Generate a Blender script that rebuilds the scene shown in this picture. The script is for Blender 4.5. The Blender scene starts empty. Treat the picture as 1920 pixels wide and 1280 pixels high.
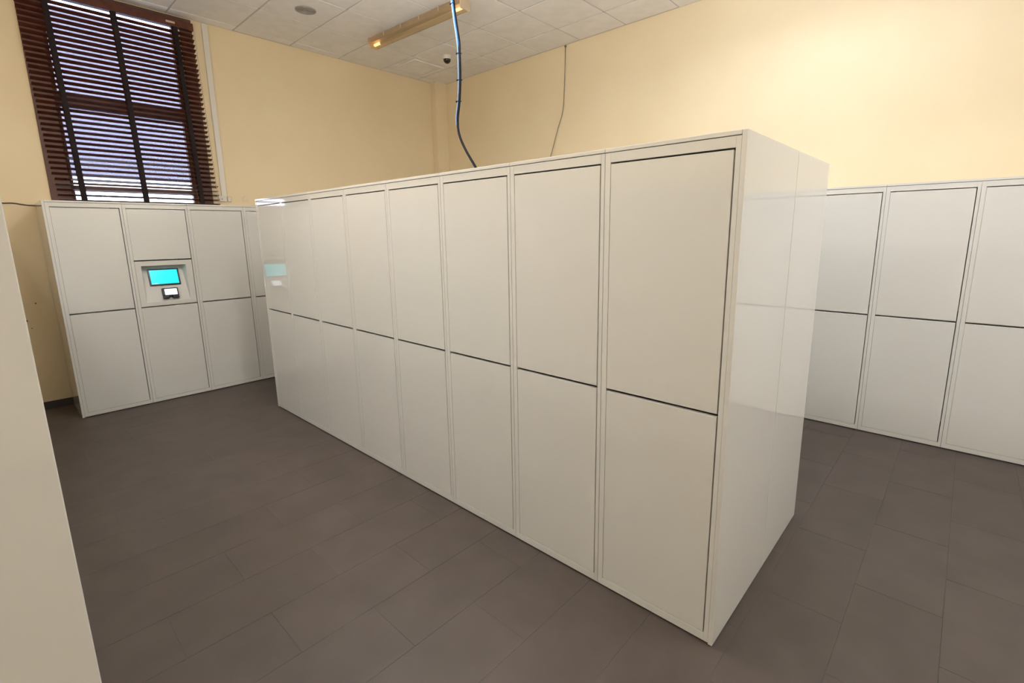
import bpy, bmesh, math, random
from mathutils import Vector, Matrix
random.seed(7)
scene = bpy.context.scene
COL = scene.collection

# ------------------------------------------------------------------ camera, world, exposure
RIGHT = Vector((0.741598, 0.670734, -0.012149))
UP = Vector((-0.11779, 0.14802, 0.981945))
FWD = Vector((-0.660422, 0.726778, -0.188777))
cam_data = bpy.data.cameras.new('camera')
cam_data.sensor_fit = 'HORIZONTAL'
cam_data.sensor_width = 36.0
cam_data.lens = 912.81 / 1920 * 36.0
cam_data.shift_x = -23.6 / 1920
cam_data.shift_y = -28.6 / 1920
cam_data.clip_start = 0.02
cam = bpy.data.objects.new('camera', cam_data)
COL.objects.link(cam)
m3 = Matrix((RIGHT, UP, -FWD)).transposed()
cam.matrix_world = Matrix.Translation((0.54936, -1.6386, 1.55196)) @ m3.to_4x4()
scene.camera = cam

scene.view_settings.view_transform = 'Standard'
scene.view_settings.look = 'None'
scene.view_settings.gamma = 1.0
scene.view_settings.use_curve_mapping = False
scene.view_settings.exposure = 0.0

world = bpy.data.worlds.new('world')
scene.world = world
world.use_nodes = True
bg = world.node_tree.nodes['Background']
bg.inputs['Color'].default_value = (0.74, 0.82, 1.0, 1)
bg.inputs['Strength'].default_value = 8.0

# added unseen lamps that fill the room with light (tubes built further down)
ADDED_LAMPS = {   # name: (colour, strength, x, y, rotation, drop below the ceiling)
    'added_tube_by_long_wall': ((0.88, 1.0, 1.20), 48.0, -0.45, 2.0, 0.0, 0.36),
    'added_tube_by_window': ((1.0, 0.985, 0.96), 74.0, -2.4, -2.0, 0.0, 0.95),
    'added_tube_above_island': ((1.0, 0.99, 0.98), 125.0, -2.1, -0.12, 0.0, 0.48),
    'added_tube_at_aisle_end': ((1.0, 0.975, 0.92), 46.0, 0.1, -2.15, 0.0, 0.42),
    'added_tube_at_right': ((0.91, 1.0, 1.12), 112.0, 2.2, 1.0, 90.0, 1.25),
    'added_tube_behind': ((1.0, 0.99, 0.97), 9.0, 1.75, -1.3, 90.0, 1.0)}
TUBE_END = ((1.0, 0.62, 0.30), 3.0)

# ------------------------------------------------------------------ room measures
XW = -5.632          # window wall
YW = 3.373           # long wall behind the island
HC = 3.73            # ceiling
XB, YF = 3.2, -3.4   # walls behind the camera
H = 1.8577           # locker height
WU = 0.5             # locker width
DEP = 0.6            # locker depth

# ------------------------------------------------------------------ materials
def mat(name, color, rough=0.5, metallic=0.0, spec=None, emission=None):
    m = bpy.data.materials.new(name)
    m.use_nodes = True
    b = m.node_tree.nodes['Principled BSDF']
    b.inputs['Base Color'].default_value = (*color, 1)
    b.inputs['Roughness'].default_value = rough
    b.inputs['Metallic'].default_value = metallic
    if spec is not None:
        b.inputs['Specular IOR Level'].default_value = spec
    if emission:
        b.inputs['Emission Color'].default_value = (*emission[0], 1)
        b.inputs['Emission Strength'].default_value = emission[1]
    return m

def noise_color(m, c1, c2, scale, detail=4.0, lo=0.35, hi=0.65, per_object=0.0):
    nt = m.node_tree; n = nt.nodes; l = nt.links
    b = n['Principled BSDF']
    tc = n.new('ShaderNodeTexCoord')
    geo = n.new('ShaderNodeNewGeometry')
    no = n.new('ShaderNodeTexNoise'); no.inputs['Scale'].default_value = scale; no.inputs['Detail'].default_value = detail
    l.new(geo.outputs['Position'], no.inputs['Vector'])
    r = n.new('ShaderNodeValToRGB')
    r.color_ramp.elements[0].position = lo; r.color_ramp.elements[0].color = (*c1, 1)
    r.color_ramp.elements[1].position = hi; r.color_ramp.elements[1].color = (*c2, 1)
    l.new(no.outputs['Fac'], r.inputs['Fac'])
    out = r.outputs['Color']
    if per_object:
        oi = n.new('ShaderNodeObjectInfo')
        mr = n.new('ShaderNodeMapRange')
        mr.inputs['To Min'].default_value = 1 - per_object; mr.inputs['To Max'].default_value = 1 + per_object
        l.new(oi.outputs['Random'], mr.inputs['Value'])
        hs = n.new('ShaderNodeHueSaturation')
        l.new(mr.outputs['Result'], hs.inputs['Value'])
        l.new(out, hs.inputs['Color']); out = hs.outputs['Color']
    l.new(out, b.inputs['Base Color'])
    return m

def noise_bump(m, scale, strength, dist=0.002, stretch=None):
    nt = m.node_tree; n = nt.nodes; l = nt.links
    geo = n.new('ShaderNodeNewGeometry')
    no = n.new('ShaderNodeTexNoise'); no.inputs['Scale'].default_value = scale; no.inputs['Detail'].default_value = 3
    src = geo.outputs['Position']
    if stretch:
        mp = n.new('ShaderNodeMapping'); mp.inputs['Scale'].default_value = stretch
        l.new(src, mp.inputs['Vector']); src = mp.outputs['Vector']
    l.new(src, no.inputs['Vector'])
    bp = n.new('ShaderNodeBump'); bp.inputs['Strength'].default_value = strength; bp.inputs['Distance'].default_value = dist
    l.new(no.outputs['Fac'], bp.inputs['Height'])
    l.new(bp.outputs['Normal'], n['Principled BSDF'].inputs['Normal'])
    return m

M = {}
M['wall'] = noise_bump(noise_color(mat('cream_wall_paint', (0.8, 0.66, 0.4), 0.7), (0.85, 0.702, 0.462), (0.875, 0.732, 0.492), 1.6), 160, 0.12)
M['ceiling_tile'] = noise_bump(noise_color(mat('mineral_ceiling_tile', (0.8, 0.78, 0.74), 0.9), (0.89, 0.855, 0.825), (0.94, 0.905, 0.875), 9, per_object=0.02), 220, 0.25)
M['ceiling_back'] = mat('ceiling_void_grey', (0.25, 0.24, 0.23), 0.9)
M['runner'] = mat('ceiling_grid_white', (0.60, 0.57, 0.54), 0.5)
M['floor_tile'] = noise_bump(noise_color(mat('charcoal_porcelain_tile', (0.07, 0.06, 0.055), 0.5), (0.070, 0.0535, 0.044), (0.085, 0.0655, 0.055), 5, detail=6, per_object=0.03), 90, 0.1)
M['grout'] = mat('grey_grout', (0.10, 0.088, 0.08), 0.8)
M['skirting'] = mat('charcoal_skirting_tile', (0.07, 0.06, 0.055), 0.5)
M['locker'] = noise_bump(mat('cream_lacquered_steel', (0.735, 0.722, 0.678), 0.06), 2.2, 0.05, 0.004)
M['locker'].node_tree.nodes['Principled BSDF'].inputs['IOR'].default_value = 1.6
M['panel'] = noise_bump(mat('cream_lacquered_end_panel', (0.735, 0.722, 0.678), 0.05), 1.5, 0.03, 0.004)
M['panel'].node_tree.nodes['Principled BSDF'].inputs['IOR'].default_value = 1.65
M['shadow_gap_strip'] = mat('black_shadow_gap', (0.02, 0.018, 0.016), 0.7)  # black that paints the shadow line where lockers meet the floor
M['slat'] = noise_bump(noise_color(mat('mahogany_slat', (0.10, 0.03, 0.018), 0.24), (0.085, 0.024, 0.014), (0.12, 0.036, 0.02), 14), 60, 0.1, 0.001, (1, 0.1, 1))
M['tape'] = mat('dark_brown_ladder_tape', (0.012, 0.006, 0.006), 0.9)
M['bead'] = mat('pale_beaded_cord', (0.55, 0.42, 0.32), 0.5)
M['window_frame'] = mat('brown_window_frame', (0.10, 0.04, 0.025), 0.5)
M['sill'] = mat('pale_window_reveal', (0.62, 0.50, 0.36), 0.7)
M['white_plastic'] = mat('white_plastic', (0.78, 0.74, 0.66), 0.4)
M['grey_plastic'] = mat('grey_speaker_grille', (0.42, 0.39, 0.37), 0.6)
M['dark_dome'] = mat('smoked_dome', (0.02, 0.012, 0.01), 0.08)
M['batten'] = mat('aged_cream_batten', (0.62, 0.50, 0.36), 0.45)
M['diffuser'] = mat('clear_prismatic_diffuser', (0.93, 0.83, 0.66), 0.12)
M['diffuser'].node_tree.nodes['Principled BSDF'].inputs['Transmission Weight'].default_value = 0.9
M['diffuser'].node_tree.nodes['Principled BSDF'].inputs['IOR'].default_value = 1.2
M['dead_tube'] = mat('unlit_tube_glass', (0.75, 0.64, 0.48), 0.2)
M['tube_end'] = mat('glowing_tube_end', (0.8, 0.6, 0.4), 0.3, emission=TUBE_END)
for k_, v_ in ADDED_LAMPS.items(): M[k_] = mat(k_, (0.9, 0.9, 0.9), 0.3, emission=v_[:2])
M['blue_cable'] = mat('blue_cable_sheath', (0.03, 0.13, 0.38), 0.5)
M['pale_blue_cable'] = mat('pale_blue_cable_sheath', (0.20, 0.30, 0.48), 0.5)
M['black_cable'] = mat('black_cable_sheath', (0.008, 0.009, 0.013), 0.6, spec=0.12)
M['grey_cable'] = mat('grey_cable_sheath', (0.22, 0.19, 0.15), 0.5)
M['brown_cable'] = mat('brown_cable_sheath', (0.06, 0.035, 0.02), 0.5)
M['bezel'] = mat('black_screen_bezel', (0.004, 0.005, 0.014), 0.25)
M['screen'] = mat('cyan_lit_screen', (0.0, 0.02, 0.02), 0.15, emission=((0.0, 0.87, 1.0), 1.1))
M['screen_bar'] = mat('pale_screen_bar', (0.1, 0.1, 0.1), 0.15, emission=((0.45, 1.0, 0.95), 1.0))
M['reader_lit'] = mat('white_lit_reader_window', (0.1, 0.1, 0.1), 0.15, emission=((0.93, 0.97, 1.0), 1.6))
M['hole'] = mat('dark_screw_hole', (0.03, 0.02, 0.015), 0.8)
M['filler'] = mat('pale_filler_patch', (0.78, 0.68, 0.48), 0.8)
M['stain'] = mat('brown_wall_scuff', (0.16, 0.10, 0.05), 0.9)
g = bpy.data.materials.new('window_glass'); g.use_nodes = True
gn = g.node_tree.nodes; gl = g.node_tree.links
gn.remove(gn['Principled BSDF'])
tr = gn.new('ShaderNodeBsdfTransparent'); gs = gn.new('ShaderNodeBsdfGlossy'); gs.inputs['Roughness'].default_value = 0.02
fr = gn.new('ShaderNodeFresnel'); fr.inputs['IOR'].default_value = 1.5
mx = gn.new('ShaderNodeMixShader')
gl.new(fr.outputs[0], mx.inputs[0]); gl.new(tr.outputs[0], mx.inputs[1]); gl.new(gs.outputs[0], mx.inputs[2])
gl.new(mx.outputs[0], gn['Material Output'].inputs['Surface'])
M['glass'] = g
g = bpy.data.materials.new('grey_dimming_film'); g.use_nodes = True  # tinted sheet added to dim the sky behind the slats
gn = g.node_tree.nodes; gl = g.node_tree.links
gn.remove(gn['Principled BSDF'])
tr = gn.new('ShaderNodeBsdfTransparent'); tr.inputs['Color'].default_value = (0.33, 0.32, 0.355, 1)
gl.new(tr.outputs[0], gn['Material Output'].inputs['Surface'])
M['dimming_film'] = g

# ------------------------------------------------------------------ mesh helpers
def add_box(bm, x0, x1, y0, y1, z0, z1, bevel=0.0, seg=1):
    vs = [bm.verts.new((x, y, z)) for x in (x0, x1) for y in (y0, y1) for z in (z0, z1)]
    idx = [(0, 1, 3, 2), (4, 6, 7, 5), (0, 4, 5, 1), (2, 3, 7, 6), (0, 2, 6, 4), (1, 5, 7, 3)]
    fs = [bm.faces.new([vs[i] for i in f]) for f in idx]
    if bevel:
        es = list({e for f in fs for e in f.edges})
        bmesh.ops.bevel(bm, geom=es, offset=bevel, segments=seg, affect='EDGES', profile=0.5)

def to_mesh(name, bm, m, smooth=False):
    bmesh.ops.recalc_face_normals(bm, faces=bm.faces)
    me = bpy.data.meshes.new(name)
    bm.to_mesh(me); bm.free()
    if m: me.materials.append(M[m])
    if smooth:
        for p in me.polygons: p.use_smooth = True
    return me

def link(name, me, parent=None, loc=None):
    o = bpy.data.objects.new(name, me)
    COL.objects.link(o)
    if parent is not None: o.parent = parent
    if loc is not None: o.location = loc
    return o

def boxes(name, bl, m, parent=None, bevel=0.0, seg=1):
    bm = bmesh.new()
    for b in bl: add_box(bm, *b, bevel=bevel, seg=seg)
    return link(name, to_mesh(name, bm, m), parent)

def empty(name, loc=(0, 0, 0), rz=0.0):
    o = bpy.data.objects.new(name, None)
    o.empty_display_size = 0.1
    COL.objects.link(o); o.location = loc; o.rotation_euler = (0, 0, rz)
    return o

def tag(o, label=None, cat=None, group=None, kind=None):
    if label: o['label'] = label
    if cat: o['category'] = cat
    if group: o['group'] = group
    if kind: o['kind'] = kind
    return o

def copy_tree(o, parent=None):
    c = o.copy(); COL.objects.link(c)
    if parent is not None: c.parent = parent
    for ch in o.children: copy_tree(ch, c)
    return c

def smooth_path(pts, n=8):
    pts = [Vector(p) for p in pts]
    out = []
    for i in range(len(pts) - 1):
        p0 = pts[max(i - 1, 0)]; p1 = pts[i]; p2 = pts[i + 1]; p3 = pts[min(i + 2, len(pts) - 1)]
        for k in range(n):
            t = k / n
            out.append(0.5 * ((2 * p1) + (p2 - p0) * t + (2 * p0 - 5 * p1 + 4 * p2 - p3) * t * t + (3 * p1 - p0 - 3 * p2 + p3) * t ** 3))
    out.append(pts[-1])
    return out

def add_tube(bm, path, r, sides=8):
    rings = []
    ref = Vector((0.3, 0.9, 0.2))
    for i, p in enumerate(path):
        t = (path[min(i + 1, len(path) - 1)] - path[max(i - 1, 0)]).normalized()
        a = t.cross(ref).normalized(); b = t.cross(a)
        rings.append([bm.verts.new(p + (a * math.cos(2 * math.pi * k / sides) + b * math.sin(2 * math.pi * k / sides)) * r) for k in range(sides)])
    for i in range(len(rings) - 1):
        for k in range(sides):
            bm.faces.new([rings[i][k], rings[i][(k + 1) % sides], rings[i + 1][(k + 1) % sides], rings[i + 1][k]])
    bm.faces.new(rings[0][::-1]); bm.faces.new(rings[-1])

def add_lathe(bm, prof, n=32, axis='z', center=(0, 0, 0)):
    c = Vector(center); rings = []
    for r, z in prof:
        rings.append([bm.verts.new(c + Vector((r * math.cos(2 * math.pi * k / n), r * math.sin(2 * math.pi * k / n), z))) for k in range(n)])
    for i in range(len(rings) - 1):
        for k in range(n):
            bm.faces.new([rings[i][k], rings[i][(k + 1) % n], rings[i + 1][(k + 1) % n], rings[i + 1][k]])
    bm.faces.new(rings[0][::-1]); bm.faces.new(rings[-1])

# ------------------------------------------------------------------ the room
WY0, WY1, WZ0, WZ1 = -1.0, 0.035, 1.80, 3.70      # window opening
T = 0.25
tag(boxes('wall_window', [
    (XW - T, XW, YF - T, WY0, 0, HC + 0.1), (XW - T, XW, WY1, YW + T, 0, HC + 0.1),
    (XW - T, XW, WY0, WY1, 0, WZ0), (XW - T, XW, WY0, WY1, WZ1, HC + 0.1)], 'wall'), kind='structure')
tag(boxes('wall_right', [(XW, XB + T, YW, YW + T, 0, HC + 0.1)], 'wall'), kind='structure')
tag(boxes('wall_back', [(XB, XB + T, YF - T, YW, 0, HC + 0.1)], 'wall'), kind='structure')
tag(boxes('wall_left', [(XW, XB, YF - T, YF, 0, HC + 0.1)], 'wall'), kind='structure')
tag(boxes('trim_1', [(XW, XW + 0.12, 3.165, YW, 0, HC + 0.02)], 'wall', bevel=0.004), kind='structure')
SK = 0.067
tag(boxes('baseboard_window', [(XW, XW + 0.01, YF, 3.165, 0, SK)], 'skirting'), kind='structure')
tag(boxes('baseboard_right', [(XW + 0.13, XB, YW - 0.01, YW, 0, SK)], 'skirting'), kind='structure')
tag(boxes('baseboard_back', [(XB - 0.01, XB, YF, YW - 0.01, 0, SK)], 'skirting'), kind='structure')
tag(boxes('baseboard_left', [(XW + 0.01, XB - 0.01, YF, YF + 0.01, 0, SK)], 'skirting'), kind='structure')

# floor: staggered tiles in 0.3 m columns
floor = tag(boxes('floor', [(XW, XB, YF, YW, -0.12, -0.0015)], 'grout'), kind='structure')
PX, PY, GJ = 0.2985, 0.6, 0.0010
cells = []
ix0 = math.floor((XW - 0.045) / PX)
ix1 = math.ceil((XB - 0.045) / PX)
for i in range(ix0, ix1):
    x0 = 0.045 + i * PX
    off = 0.455 + (0.3 if i % 2 else 0.0)
    for j in range(-8, 8):
        y0 = off + j * PY
        a, b, c, d = max(x0 + GJ, XW), min(x0 + PX - GJ, XB), max(y0 + GJ, YF), min(y0 + PY - GJ, YW)
        if b - a > 0.02 and d - c > 0.02: cells.append((a, b, c, d))
cells.sort(key=lambda q: (q[0] + q[1] - 0.4) ** 2 + ((q[2] + q[3]) * 0.5 - 0.9) ** 2 + (0 if q[0] < 0.95 and q[3] > -1.75 else 1000))
cache = {}
for (a, b, c, d) in cells[:299]:
    key = (round(b - a, 4), round(d - c, 4))
    if key not in cache:
        bm = bmesh.new(); add_box(bm, 0, b - a, 0, d - c, -0.01, 0, bevel=0.0008)
        cache[key] = to_mesh('floor_tile', bm, 'floor_tile')
    link('floor_tile', cache[key], floor, (a, c, 0))
bm = bmesh.new()
for (a, b, c, d) in cells[299:]: add_box(bm, a, b, c, d, -0.01, 0)
rest = link('far_floor_tiles', to_mesh('far_floor_tiles', bm, 'floor_tile'), floor); tag(rest, kind='stuff')

# ceiling: mineral tiles lying in a grid of runners
ceil = tag(boxes('ceiling', [(XW, XB, YF, YW, HC + 0.03, HC + 0.1)], 'ceiling_back'), kind='structure')
GX, GY, P = -4.876, 1.135, 0.6
xs = [XW] + [GX + P * i for i in range(-1, 14) if GX + P * i < XB - 0.03] + [XB]
ys = [YF] + [GY + P * j for j in range(-7, 4) if GY + P * j > YF + 0.03] + [YW]
cache = {}
for i in range(len(xs) - 1):
    for j in range(len(ys) - 1):
        a, b, c, d = xs[i] + 0.007, xs[i + 1] - 0.007, ys[j] + 0.007, ys[j + 1] - 0.007
        if XW + 0.12 > b and c > 3.1: continue
        key = (round(b - a, 3), round(d - c, 3))
        if key not in cache:
            bm = bmesh.new(); add_box(bm, 0, b - a, 0, d - c, 0, 0.014, bevel=0.003)
            cache[key] = to_mesh('ceiling_tile', bm, 'ceiling_tile')
        link('ceiling_tile', cache[key], ceil, (a, c, HC - 0.004 + random.uniform(-0.0012, 0.0012)))
for x in xs[1:-1]: boxes('grid_runner', [(x - 0.012, x + 0.012, YF, YW, HC + 0.001, HC + 0.03)], 'runner', ceil)
for y in ys[1:-1]: boxes('grid_runner', [(XW, XB, y - 0.012, y + 0.012, HC + 0.001, HC + 0.03)], 'runner', ceil)
boxes('edge_trim', [(XW, XW + 0.018, YF, YW, HC - 0.004, HC + 0.03), (XW, XB, YW - 0.018, YW, HC - 0.004, HC + 0.03)], 'runner', ceil)

# window behind the blind
win = tag(empty('window_1', (XW, 0, WZ0)), kind='structure')
def wb(name, bl, m, bevel=0.0):
    return boxes(name, [(x0, x1, y0, y1, z0 - WZ0, z1 - WZ0) for (x0, x1, y0, y1, z0, z1) in bl], m, win, bevel)
fx0, fx1 = -0.17, -0.11
wb('window_frame', [(fx0, fx1, WY0, WY0 + 0.04, WZ0, WZ1), (fx0, fx1, WY1 - 0.04, WY1, WZ0, WZ1),
                    (fx0, fx1, WY0 + 0.04, WY1 - 0.04, WZ0, WZ0 + 0.05), (fx0, fx1, WY0 + 0.04, WY1 - 0.04, WZ1 - 0.03, WZ1)], 'window_frame', 0.003)
wb('transom', [(fx0, fx1, WY0 + 0.04, WY1 - 0.04, 2.735, 2.865)], 'window_frame', 0.003)
wb('transom', [(fx0, fx1, WY0 + 0.04, WY1 - 0.04, 2.00, 2.065)], 'window_frame', 0.003)
for z0, z1 in ((WZ0 + 0.05, 2.0), (2.065, 2.735), (2.865, WZ1 - 0.03)):
    wb('pane', [(-0.145, -0.139, WY0 + 0.04, WY1 - 0.04, z0, z1)], 'glass')
for z0, z1 in ((2.12, 2.735), (2.865, 3.595)):  # added film, dims the sky seen through the blind
    wb('added_dimming_film', [(-0.1385, -0.138, WY0 + 0.042, WY1 - 0.042, z0, z1)], 'dimming_film')
wb('added_dark_casing', [(0.001, 0.016, -1.142, WY0, 1.87, 3.715), (0.001, 0.016, WY1, 0.142, 1.87, 3.715), (0.001, 0.016, WY0, WY1, WZ1 - 0.015, 3.715)], 'window_frame', 0.002)  # unseen boards, added so the blind's sides look dark instead of cream wall
wb('window_sill', [(-0.11, -0.002, WY0 + 0.002, WY1 - 0.002, WZ0 + 0.001, WZ0 + 0.02)], 'sill')

# ------------------------------------------------------------------ lockers
Z_UP = (0.921, 1.801)
Z_LO = (0.043, 0.910)
def door_mesh(x0, x1, z0, z1):
    bm = bmesh.new(); add_box(bm, x0, x1, 0.0008, 0.019, z0, z1, bevel=0.0012)
    return to_mesh('door', bm, 'locker')

def carcass_boxes(w):
    return [(0.001, 0.0025, 0.02, DEP, 0.008, 1.842), (w - 0.0025, w - 0.001, 0.02, DEP, 0.008, 1.842),
            (0.0025, w - 0.0025, DEP - 0.002, DEP, 0.008, 1.842), (0.0025, w - 0.0025, 0.02, DEP - 0.002, 0.008, 0.012),
            (0.0025, w - 0.0025, 0.03, DEP - 0.002, 0.913, 0.917), (0.0025, w - 0.0025, 0.02, DEP - 0.002, 1.838, 1.842)]

def frame_mesh(w):
    bm = bmesh.new(); bv = 0.0008
    add_box(bm, 0.0008, 0.0246, 0, 0.02, 0.008, 1.8415, bevel=bv)
    add_box(bm, w - 0.0176, w - 0.0008, 0, 0.02, 0.008, 1.8415, bevel=bv)
    add_box(bm, 0.0246, w - 0.0176, 0, 0.02, 0.008, 0.0412, bevel=bv)
    add_box(bm, 0.0246, w - 0.0176, 0, 0.02, 1.8065, 1.8415, bevel=bv)
    return to_mesh('front_frame', bm, 'locker')

# local frame of a locker: x to the viewer's right along the front, y into the depth, front face at y = 0, z up
def make_locker(w, terminal=False):
    root = empty('locker')
    boxes('carcass', carcass_boxes(w), 'locker', root)
    link('front_frame', frame_mesh(w), root)
    xl, xr = 0.0254, w - 0.0226
    if not terminal:
        link('door', door_mesh(xl, xr, *Z_UP), root)
    else:
        link('door', door_mesh(xl, xr, 1.347, Z_UP[1]), root)
    link('door', door_mesh(xl, xr, *Z_LO), root)
    boxes('top_panel', [(0.0006, w - 0.0006, -0.002, DEP, 1.8437, H)], 'locker', root, bevel=0.0012)
    boxes('shadow_gap_strip', [(0.006, w - 0.006, 0.012, DEP - 0.01, 0.0, 0.008)], 'shadow_gap_strip', root)  # black strip standing in for the shadow gap under the locker
    return root

def end_panel(root, x0, x1):
    return boxes('end_panel', [(x0, x1, -0.002, DEP, 0.004, H)], 'panel', root, bevel=0.0016, seg=2)

proto = make_locker(WU)
used = [False]
def place_locker(loc, rz, label, group, src=None):
    global proto
    if src is None:
        if not used[0]:
            o = proto; used[0] = True
        else:
            o = copy_tree(proto)
    else:
        o = src
    o.location = loc; o.rotation_euler = (0, 0, rz)
    tag(o, label, 'locker', group)
    return o

TP = 0.0167
GI = 'lockers on the front of the island'
isl = [
    'two-door cream locker at the near right corner of the island',
    'second cream island locker from the near right corner',
    'third cream island locker from the near right corner',
    'fourth cream island locker from the near right corner',
    'fourth cream island locker from the far left end, doors catching faint window glow',
    'third cream island locker from the far left end',
    'second cream island locker from the far left end, beside the mirrored screen',
    'cream island locker at the far left end, mirroring the lit screen']
for n in range(8):
    o = place_locker((-TP - (n + 1) * WU, 0, 0), 0.0, isl[n], GI)
    if n == 0: first_island = o
    if n == 7: last_island = o

# back row of the island (faces the long wall)
BD = 1.1593
o = back_end = place_locker((-TP, BD, 0), math.pi, 'cream locker on the island back, near end, behind the end panel seam', 'lockers on the back of the island')
bp = boxes('end_panel', [(-TP, 0.0, -0.002, BD - DEP - 0.0045, 0.004, H)], 'panel', o, bevel=0.0016, seg=2)
for ch in o.children:
    if ch.name.startswith(('carcass', 'top_panel', 'shadow_gap_strip')):
        ch.scale = (1, (BD - DEP - 0.0045) / DEP, 1)

def locker_bank(name, n, loc, rz, label, group=None, depth=DEP, w=WU):
    root = empty(name, loc, rz)
    k = depth / DEP
    boxes('carcass', [(x0 + i * w, x1 + i * w, y0 * k if y0 > 0.05 else y0, y1 * k if y1 > 0.05 else y1, z0, z1) for i in range(n) for (x0, x1, y0, y1, z0, z1) in carcass_boxes(w)], 'locker', root)
    fm = frame_mesh(w); du = door_mesh(0.0254, w - 0.0226, *Z_UP); dl = door_mesh(0.0254, w - 0.0226, *Z_LO)
    for i in range(n):
        link('front_frame', fm, root, (i * w, 0, 0)); link('door', du, root, (i * w, 0, 0)); link('door', dl, root, (i * w, 0, 0))
    boxes('top_panel', [(0.0006, n * w - 0.0006, -0.002, depth, 1.8437, H)], 'locker', root, bevel=0.0012)
    boxes('shadow_gap_strip', [(0.006, n * w - 0.006, 0.012, depth - 0.01, 0.0, 0.008)], 'shadow_gap_strip', root)
    tag(root, label, 'locker')
    return root
locker_bank('locker_bank', 7, (-TP - WU, BD, 0), math.pi, 'hidden run of cream lockers along the back of the island', depth=BD - DEP - 0.0045)

# lockers under the window, facing the room (+x)
WL, XL, YL = 0.4902, -5.0396, -1.2549
DL = XL - XW - 0.012
def side_locker(k, label, terminal=False):
    r = make_locker(WL, terminal)
    for ch in r.children:
        if ch.name.startswith(('carcass', 'top_panel', 'shadow_gap_strip')): ch.scale = (1, DL / DEP, 1)
    # local +x (viewer's right) runs along world +y, depth runs along world -x
    place_locker((XL, YL + TP + k * WL, 0), math.pi / 2, label, 'lockers under the window', src=r)
    return r
l0 = side_locker(0, 'leftmost cream two-door locker under the window blind')
boxes('end_panel', [(-TP, 0.0, -0.002, DL, 0.004, H)], 'panel', l0, bevel=0.0016, seg=2)
term = side_locker(1, 'cream locker with a lit cyan screen in a niche, under the window blind', True)
side_locker(2, 'cream two-door locker right of the screen locker under the window')
side_locker(3, 'cream locker half hidden behind the far left end of the island')
locker_bank('locker_bank', 4, (XL, YL + TP + 4 * WL, 0), math.pi / 2, 'hidden run of cream lockers along the window wall behind the island', depth=DL, w=WL)

# terminal niche: slanted panel falling back towards the top
xl, xr = 0.0262, WL - 0.0226
za, zb = 0.921, 1.3365
nx0, nx1, nz0, nz1, nd = 0.070, 0.417, 0.955, 1.293, 0.095
bm = bmesh.new()
def quad(*ps):
    bm.faces.new([bm.verts.new(p) for p in ps])
f = 0.0008
quad((xl, f, za), (xr, f, za), (xr, f, nz0), (xl, f, nz0))
quad((xl, f, nz1), (xr, f, nz1), (xr, f, zb), (xl, f, zb))
quad((xl, f, nz0), (nx0, f, nz0), (nx0, f, nz1), (xl, f, nz1))
quad((nx1, f, nz0), (xr, f, nz0), (xr, f, nz1), (nx1, f, nz1))
b = 0.02
quad((nx0 + b, nd, nz1), (nx1 - b, nd, nz1), (nx1 - b, f, nz0), (nx0 + b, f, nz0))
quad((nx0, f, nz1), (nx1, f, nz1), (nx1 - b, nd, nz1), (nx0 + b, nd, nz1))
quad((nx0, f, nz0), (nx0, f, nz1), (nx0 + b, nd, nz1), (nx0 + b, f, nz0))
quad((nx1, f, nz0), (nx1 - b, f, nz0), (nx1 - b, nd, nz1), (nx1, f, nz1))
for (p, q) in (((xl, za), (xr, za)), ((xr, za), (xr, zb)), ((xr, zb), (xl, zb)), ((xl, zb), (xl, za))):
    quad((p[0], f, p[1]), (q[0], f, q[1]), (q[0], 0.018, q[1]), (p[0], 0.018, p[1]))
bmesh.ops.remove_doubles(bm, verts=bm.verts, dist=1e-5)
link('niche_panel', to_mesh('niche_panel', bm, 'locker'), term)
# frame of the slanted panel
tilt = math.atan2(nd, nz1 - nz0)
def on_slant(o, z):
    y = f + (z - nz0) * math.tan(tilt)
    o.location = (0, y, z); o.rotation_euler = (-tilt, 0, 0)
    return o
SX = 0.243
mon = on_slant(boxes('screen', [(SX - 0.122, SX + 0.122, -0.014, -0.0005, -0.079, 0.079)], 'bezel', term, bevel=0.005, seg=3), 1.178)
boxes('display', [(SX - 0.108, SX + 0.108, -0.0152, -0.013, -0.066, 0.067)], 'screen', mon)
boxes('status_bar', [(SX - 0.102, SX - 0.055, -0.0158, -0.0148, -0.065, -0.056)], 'screen_bar', mon)
rd = boxes('card_reader', [(SX - 0.044, SX + 0.083, -0.032, -0.0005, -0.022, 0.052), (SX - 0.044, SX + 0.004, -0.036, -0.0005, -0.05, -0.022),
                           (SX + 0.030, SX + 0.083, -0.036, -0.0005, -0.05, -0.022), (SX + 0.004, SX + 0.030, -0.030, -0.0005, -0.036, -0.022)], 'bezel', term, bevel=0.006, seg=3)
on_slant(rd, 1.022)
boxes('reader_window', [(SX - 0.026, SX + 0.072, -0.0335, -0.031, -0.016, 0.041)], 'reader_lit', rd, bevel=0.0012)

# lockers along the long wall, facing the camera (-y)
XR, YR = 0.0564, 2.7616
lab = {0: 'cream two-door wall locker partly hidden behind the island end panel', 1: 'middle cream two-door wall locker right of the island',
       2: 'cream two-door wall locker cut by the right edge of the picture'}
for k in range(3):
    place_locker((XR - WU + k * WU, YR, 0), 0.0, lab[k], 'lockers along the long wall')
locker_bank('locker_bank', 8, (XR - 9 * WU, YR, 0), 0.0, 'hidden run of cream lockers along the long wall behind the island')
locker_bank('locker_bank', 3, (XR + 2 * WU, YR, 0), 0.0, 'run of cream wall lockers beyond the right edge of the picture')

end_panel(first_island, WU, WU + TP)
end_panel(last_island, -TP, 0.0)

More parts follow.
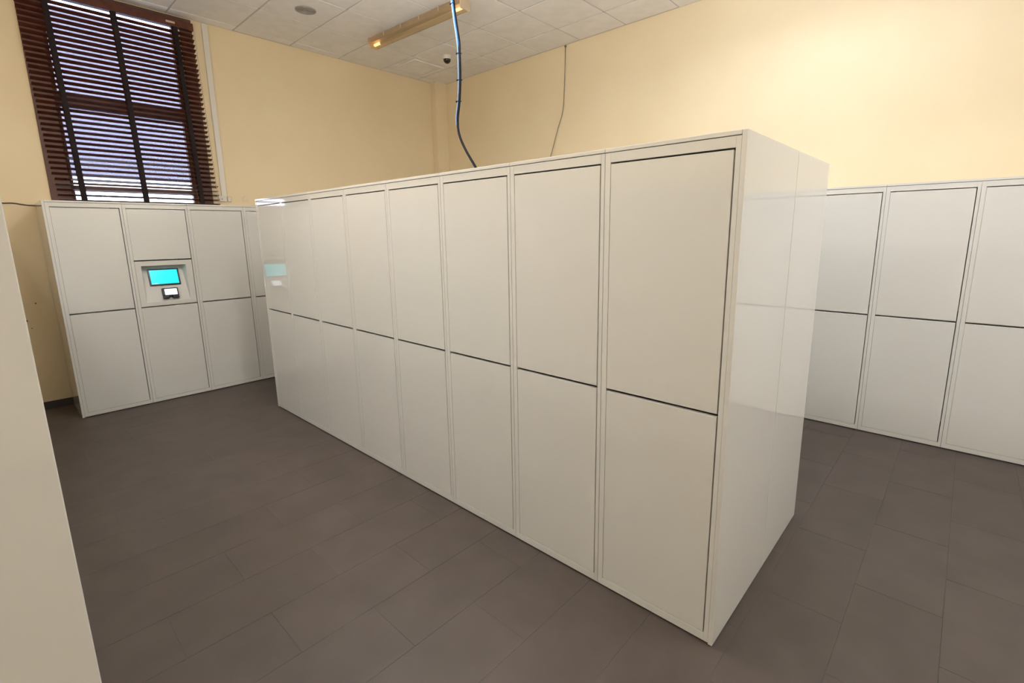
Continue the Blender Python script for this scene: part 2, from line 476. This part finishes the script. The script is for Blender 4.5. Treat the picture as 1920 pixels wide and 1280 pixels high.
# foreground row, seen end on
FX, FY = -0.40, -1.6125
r = locker_bank('locker_bank', 9, (FX - TP, FY, 0), math.pi, 'cream locker row in the left foreground, only its plain end panel in view')
boxes('end_panel', [(-TP, 0.0, -0.002, DEP, 0.004, H)], 'panel', r, bevel=0.0016, seg=2)

# ------------------------------------------------------------------ venetian blind
BX = XW + 0.045
bl = tag(empty('venetian_blind', (BX, -0.49, 1.86)), 'dark mahogany venetian blind hanging over the window, tilted nearly shut', 'blind')
def by(y, z):          # the blind hangs slightly skewed: its foot is pushed to the right
    return y + 0.04 * (3.66 - z) / 1.7
YB0, YB1 = -1.151, 0.137
PITCH, SW, TH = 0.0462, 0.050, 0.003
TILT = math.radians(19)
bm = bmesh.new()
add_box(bm, -SW / 2, SW / 2, 0, YB1 - YB0, -TH / 2, TH / 2)
slat_me = to_mesh('slat', bm, 'slat')
ztop = 3.555
n = 37
for i in range(n):
    z = ztop - i * PITCH
    s = link('slat', slat_me, bl)
    t = TILT + random.uniform(-0.03, 0.03)
    jy = random.uniform(-0.003, 0.003)
    if i >= n - 5: t += random.uniform(-0.22, 0.05); jy += 0.012
    s.location = (0, by(YB0, z) + 0.49 + jy, z - 1.86)
    # room edge up: +x side raised
    s.rotation_euler = (random.uniform(-0.0016, 0.0016), -t, 0)
boxes('head_rail', [(-0.035, 0.03, YB0 + 0.49 - 0.004, YB1 + 0.49 + 0.006, 3.598 - 1.86, 3.668 - 1.86)], 'slat', bl, 0.003)
boxes('valance_clip', [(0.03, 0.036, -0.09 + 0.49, -0.015 + 0.49, 3.622 - 1.86, 3.640 - 1.86)], 'bead', bl, 0.001)
boxes('bottom_rail', [(-0.026, 0.026, by(YB0, 1.88) + 0.49, by(YB1, 1.88) + 0.49, 1.868 - 1.86, 1.89 - 1.86)], 'slat', bl, 0.003)
for yt in (-0.962, -0.496, -0.018):
    bm = bmesh.new()
    for xx in (0.027, -0.029):
        vs = []
        for z in (3.60, 1.87):
            for dy in (-0.019, 0.019):
                for dx in (0, 0.0015):
                    vs.append(bm.verts.new((xx + dx, by(yt, z) + dy + 0.49, z - 1.86)))
        for fidx in ((0, 1, 3, 2), (4, 6, 7, 5), (0, 4, 5, 1), (2, 3, 7, 6), (0, 2, 6, 4), (1, 5, 7, 3)):
            bm.faces.new([vs[q] for q in fidx])
    link('ladder_tape', to_mesh('ladder_tape', bm, 'tape'), bl)
bm = bmesh.new()
add_tube(bm, smooth_path([(0.036, 0.145 + 0.49, 3.60 - 1.86), (0.037, 0.152 + 0.49, 2.9 - 1.86), (0.037, 0.165 + 0.49, 2.3 - 1.86), (0.034, 0.172 + 0.49, 1.9 - 1.86)], 6), 0.0022, 6)
for k in range(60):
    z = 3.1 - k * 0.018
    bmesh.ops.create_icosphere(bm, subdivisions=1, radius=0.005, matrix=Matrix.Translation((0.0365, 0.1485 + 0.022 * (3.3 - z) / 1.3 + 0.49, z - 1.86)))
link('pull_cord', to_mesh('pull_cord', bm, 'bead'), bl)

# white cable trunking beside the blind
trk = tag(empty('cable_trunking', (XW, 0.24, 1.93)), 'white plastic trunking strip rising beside the window blind', 'trunking')
bm = bmesh.new()
vs = []
for z, y0, y1 in ((1.985, 0.228, 0.276), (3.715, 0.236, 0.286)):
    for y in (y0, y1):
        for x in (0.0005, 0.022): vs.append(bm.verts.new((x, y - 0.24, z - 1.93)))
for fidx in ((0, 1, 3, 2), (4, 6, 7, 5), (0, 4, 5, 1), (2, 3, 7, 6), (0, 2, 6, 4), (1, 5, 7, 3)):
    bm.faces.new([vs[q] for q in fidx])
link('strip', to_mesh('strip', bm, 'white_plastic'), trk)
ep = boxes('end_plate', [(0.0005, 0.026, 0.195 - 0.24, 0.272 - 0.24, 0.0, 0.058)], 'white_plastic', trk, 0.002)
bm = bmesh.new()
add_lathe(bm, [(0.005, 0), (0.005, 0.002)], 12)
hm = to_mesh('screw_hole', bm, 'hole')
h = link('screw_hole', hm, ep, (0.0255, 0.226 - 0.24, 0.024)); h.rotation_euler = (0, math.pi / 2, 0)
boxes('side_clip', [(0.0005, 0.02, 0.283 - 0.24, 0.318 - 0.24, 0.0, 0.052)], 'white_plastic', trk, 0.003)
# filler patch on the wall
bm = bmesh.new()
ring = [(0.0, 0.0), (0.06, 0.0), (0.055, 0.035), (0.03, 0.062), (0.008, 0.05), (-0.008, 0.02)]
lo = [bm.verts.new((0.0003, y, z)) for y, z in ring]; hi = [bm.verts.new((0.0022, y * 0.92 + 0.002, z * 0.92 + 0.002)) for y, z in ring]
bm.faces.new(hi)
for k in range(6): bm.faces.new([lo[k], lo[(k + 1) % 6], hi[(k + 1) % 6], hi[k]])
pw = link('filler_patch', to_mesh('filler_patch', bm, 'filler'), bpy.data.objects['wall_window'], (XW, 0.445, 1.94))
# dark scuffs on the shaded wall left of the lockers
bm = bmesh.new()
for (y, z, rr) in ((-1.375, 0.98, 0.007), (-1.452, 0.83, 0.008), (-1.43, 0.76, 0.005)):
    bmesh.ops.create_icosphere(bm, subdivisions=1, radius=rr, matrix=Matrix.Translation((0, y, z)) @ Matrix.Diagonal((0.2, 1, 1, 1)))
link('scuff_mark', to_mesh('scuff_mark', bm, 'stain'), bpy.data.objects['wall_window'], (XW, 0, 0))

# ------------------------------------------------------------------ ceiling fittings
# flush speaker
spk = tag(empty('ceiling_speaker', (-4.572, 0.855, HC)), 'round grey speaker grille flush in the ceiling tiles', 'speaker')
bm = bmesh.new(); add_lathe(bm, [(0.097, -0.0045), (0.097, -0.010), (0.090, -0.013), (0.086, -0.010), (0.086, -0.0045)], 40)
link('rim', to_mesh('rim', bm, 'grey_plastic', True), spk)
bm = bmesh.new()
for r_ in range(1, 12):
    rad = 0.0074 * r_
    add = [(rad - 0.0022, -0.0095), (rad + 0.0022, -0.0095), (rad + 0.0022, -0.0125), (rad - 0.0022, -0.0125)]
    rings = [[bm.verts.new((q * math.cos(2 * math.pi * k / 28), q * math.sin(2 * math.pi * k / 28), zz)) for k in range(28)] for q, zz in add]
    for a in range(4):
        for k in range(28):
            bm.faces.new([rings[a][k], rings[a][(k + 1) % 28], rings[(a + 1) % 4][(k + 1) % 28], rings[(a + 1) % 4][k]])
link('grille', to_mesh('grille', bm, 'grey_plastic'), spk)
bm = bmesh.new(); add_lathe(bm, [(0.0855, -0.005), (0.0855, -0.0085)], 32)
link('backing', to_mesh('backing', bm, 'grey_plastic'), spk)

# dome camera
dome = tag(empty('dome_camera', (-4.56, 2.61, HC - 0.004)), 'small white dome camera with dark smoked dome on the ceiling', 'camera')
bm = bmesh.new(); add_lathe(bm, [(0.056, 0.0), (0.058, -0.012), (0.056, -0.040), (0.050, -0.048), (0.046, -0.048), (0.046, -0.03)], 32)
link('base', to_mesh('base', bm, 'white_plastic', True), dome)
bm = bmesh.new(); add_lathe(bm, [(0.0455, -0.046)] + [(0.0455 * math.cos(a), -0.05 - 0.0455 * math.sin(a)) for a in [math.radians(q) for q in (0, 15, 30, 45, 60, 75, 86)]], 32)
link('smoked_dome', to_mesh('smoked_dome', bm, 'dark_dome', True), dome)

# square hatch in the corner tile
ht = tag(empty('ceiling_hatch', (-5.176, 2.635, HC - 0.004)), 'square flush hatch in the ceiling tile near the wall corner', 'hatch')
boxes('hatch_frame', [(-0.235, -0.205, -0.235, 0.235, -0.014, 0.0), (0.205, 0.235, -0.235, 0.235, -0.014, 0.0), (-0.205, 0.205, -0.235, -0.205, -0.014, 0.0), (-0.205, 0.205, 0.205, 0.235, -0.014, 0.0)], 'ceiling_tile', ht, 0.002)
boxes('hatch_lid', [(-0.199, 0.199, -0.199, 0.199, -0.010, -0.001)], 'ceiling_tile', ht, 0.002)

# fluorescent battens: the unlit one is seen, the lit ones are added fill lights
def batten(loc, rz, label, lit, length=1.53, drop=0.0):
    root = tag(empty('ceiling_light', (loc[0], loc[1], HC - 0.004 - drop), rz), label, 'ceiling light', 'fluorescent battens')
    L = length / 2
    boxes('batten_body', [(-L, L, -0.03, 0.03, -0.045, 0.0)], 'batten', root, 0.004)
    if lit is None:
        # reflector wings, tube and clear diffuser of the failing lamp
        bm = bmesh.new()
        prof = [(-0.060, -0.010), (-0.068, -0.040), (-0.060, -0.085), (-0.040, -0.102), (0.040, -0.102), (0.060, -0.085), (0.068, -0.040), (0.060, -0.010)]
        outer = [[bm.verts.new((x, y, z)) for y, z in prof] for x in (-L, L)]
        inner = [[bm.verts.new((x, y * 0.95, z * 0.97 - 0.0005)) for y, z in prof] for x in (-L, L)]
        for k in range(len(prof) - 1):
            bm.faces.new([outer[0][k], outer[1][k], outer[1][k + 1], outer[0][k + 1]])
            bm.faces.new([inner[0][k + 1], inner[1][k + 1], inner[1][k], inner[0][k]])
        for e in (0, 1):
            for k in range(len(prof) - 1):
                bm.faces.new([outer[e][k], outer[e][k + 1], inner[e][k + 1], inner[e][k]])
        for k in (0, len(prof) - 1):
            bm.faces.new([outer[0][k], outer[1][k], inner[1][k], inner[0][k]])
        link('diffuser', to_mesh('diffuser', bm, 'diffuser'), root)
        bm = bmesh.new(); add_tube(bm, [Vector((-L + 0.14, 0, -0.072)), Vector((L - 0.14, 0, -0.072))], 0.013, 14)
        link('tube', to_mesh('tube', bm, 'dead_tube', True), root)
        for s in (-1, 1):
            bm = bmesh.new(); add_tube(bm, [Vector((s * (L - 0.14), 0, -0.072)), Vector((s * (L - 0.03), 0, -0.072))], 0.0135, 14)
            link('tube_end', to_mesh('tube_end', bm, 'tube_end', True), root)
            boxes('end_cap', [(s * L - 0.006, s * L + 0.006, -0.066, 0.066, -0.104, -0.004)], 'batten', root, 0.004)
        for q in (-0.45, -0.15, 0.15, 0.45):
            for s in (-1, 1):
                boxes('clip', [(q - 0.008, q + 0.008, s * 0.069 - 0.002, s * 0.069 + 0.002, -0.05, -0.006)], 'batten', root)
    else:
        for yy in (-0.056, 0.056):
            bm = bmesh.new(); add_tube(bm, [Vector((-L + 0.03, yy, -0.045)), Vector((L - 0.03, yy, -0.045))], 0.013, 12)
            link('tube', to_mesh('tube', bm, lit, True), root)
        for s in (-1, 1):
            if drop: boxes('suspension_rod', [(s * 0.5 - 0.004, s * 0.5 + 0.004, -0.004, 0.004, -0.001, drop)], 'batten', root)
            boxes('lamp_holder', [(s * (L - 0.018) - 0.012, s * (L - 0.018) + 0.012, -0.075, 0.075, -0.064, -0.0455)], 'batten', root, 0.003)
    return root
batten((-4.005, 1.735), math.radians(2.6), 'unlit cream ceiling batten with only its tube ends glowing', None, 1.50)
lamp_labels = {
    'added_tube_by_long_wall': 'added cool white fill batten hung above the aisle by the long wall, out of frame',
    'added_tube_by_window': 'added white fill batten hung low above the foreground locker row, out of frame',
    'added_tube_above_island': 'added white fill batten hung above the middle of the island, out of frame',
    'added_tube_at_aisle_end': 'added white fill batten hung over the aisle end behind the camera, out of frame',
    'added_tube_at_right': 'added cool white fill batten hung low beyond the right edge of the picture',
    'added_tube_behind': 'added white fill batten hung low behind the camera, out of frame'}
for k_, v_ in ADDED_LAMPS.items():
    batten((v_[2], v_[3]), math.radians(v_[4]), lamp_labels[k_], k_, drop=v_[5])

# ------------------------------------------------------------------ cables
cb = tag(empty('cable_bundle', (-1.85, 0.62, H)), 'blue and black cables hanging from the ceiling onto the island top', 'cable')
base = Vector((-1.85, 0.62, H))
path = [(-2.16, 0.60, HC - 0.005), (-2.10, 0.60, 3.30), (-2.064, 0.60, 3.001), (-2.048, 0.60, 2.89), (-2.024, 0.60, 2.76), (-2.019, 0.60, 2.681), (-2.022, 0.60, 2.524),
        (-2.037, 0.60, 2.397), (-2.060, 0.60, 2.287), (-2.050, 0.60, 2.202), (-2.004, 0.60, 2.112), (-1.916, 0.60, 1.996), (-1.84, 0.61, 1.90), (-1.76, 0.64, H + 0.018), (-1.6, 0.75, H + 0.018)]
P0 = [Vector(p) - base for p in path]
def strand(name, offs, r, m, cut=None, shrink=None):
    pts = []
    for i, p in enumerate(P0):
        k = offs[min(i, len(offs) - 1)]
        pts.append(p + Vector((k[0], k[1], 0)))
    if cut: pts = pts[cut[0]:cut[1]]
    bm = bmesh.new(); add_tube(bm, smooth_path(pts, 6), r, 8)
    return link(name, to_mesh(name, bm, m, True), cb)
strand('blue_cable', [(.001, -.006)] * 3 + [(.0, -.006)] * 2 + [(-.006, 0.006)] * 10, 0.0058, 'blue_cable')
strand('pale_cable', [(-.008, -.006)] * 5 + [(-.008, -.005)] * 4 + [(-.006, .006)] * 6, 0.0038, 'pale_blue_cable')
strand('black_cable', [(-.004, .008)] * 3 + [(-.001, 0.006)] * 2 + [(.004, -.001)] * 4 + [(.004, -.004)] * 6, 0.0082, 'black_cable')
for (i, sx) in ((2, 0), (5, 0), (6, 0), (7, 0)):
    p = P0[i]
    z = p.z - (0.02 if i == 2 else 0.0)
    boxes('cable_tie', [(p.x - 0.014, p.x + 0.011, p.y - 0.012, p.y + 0.012, z - 0.002, z + 0.002), (p.x - 0.020, p.x - 0.012, p.y - 0.013, p.y - 0.005, z - 0.005, z + 0.005)], 'black_cable', cb, 0.001)

gc = tag(empty('wall_cable', (-3.29, YW, HC)), 'thin grey cable hanging down the cream wall from the ceiling edge', 'cable')
base = Vector((-3.29, YW, HC))
pts = [(-3.286, 3.36, HC - 0.006), (-3.293, 3.362, 3.458), (-3.308, 3.362, 3.134), (-3.316, 3.362, 3.045), (-3.34, 3.36, 2.939), (-3.398, 3.355, 2.793), (-3.491, 3.35, 2.528), (-3.62, 3.33, 2.15), (-3.70, 3.28, H + 0.006)]
bm = bmesh.new(); add_tube(bm, smooth_path([Vector(p) - base for p in pts], 6), 0.0042, 7)
link('sheath', to_mesh('sheath', bm, 'grey_cable', True), gc)
boxes('clip', [(-0.006, 0.012, -0.02, -0.0005, -0.03, -0.012)], 'grey_cable', gc, 0.002)

wc = tag(empty('low_cable', (XW, -1.4, 1.84)), 'thin brown cable on the wall running behind the leftmost locker top', 'cable')
base = Vector((XW, -1.4, 1.84))
pts = [(XW + 0.006, -2.2, 1.835), (XW + 0.006, -1.8, 1.842), (XW + 0.006, -1.467, 1.853), (XW + 0.006, -1.387, 1.855), (XW + 0.006, -1.308, 1.841), (XW + 0.006, -1.224, 1.838), (XW + 0.006, -1.15, 1.838)]
bm = bmesh.new(); add_tube(bm, smooth_path([Vector(p) - base for p in pts], 6), 0.005, 7)
link('sheath', to_mesh('sheath', bm, 'brown_cable', True), wc)
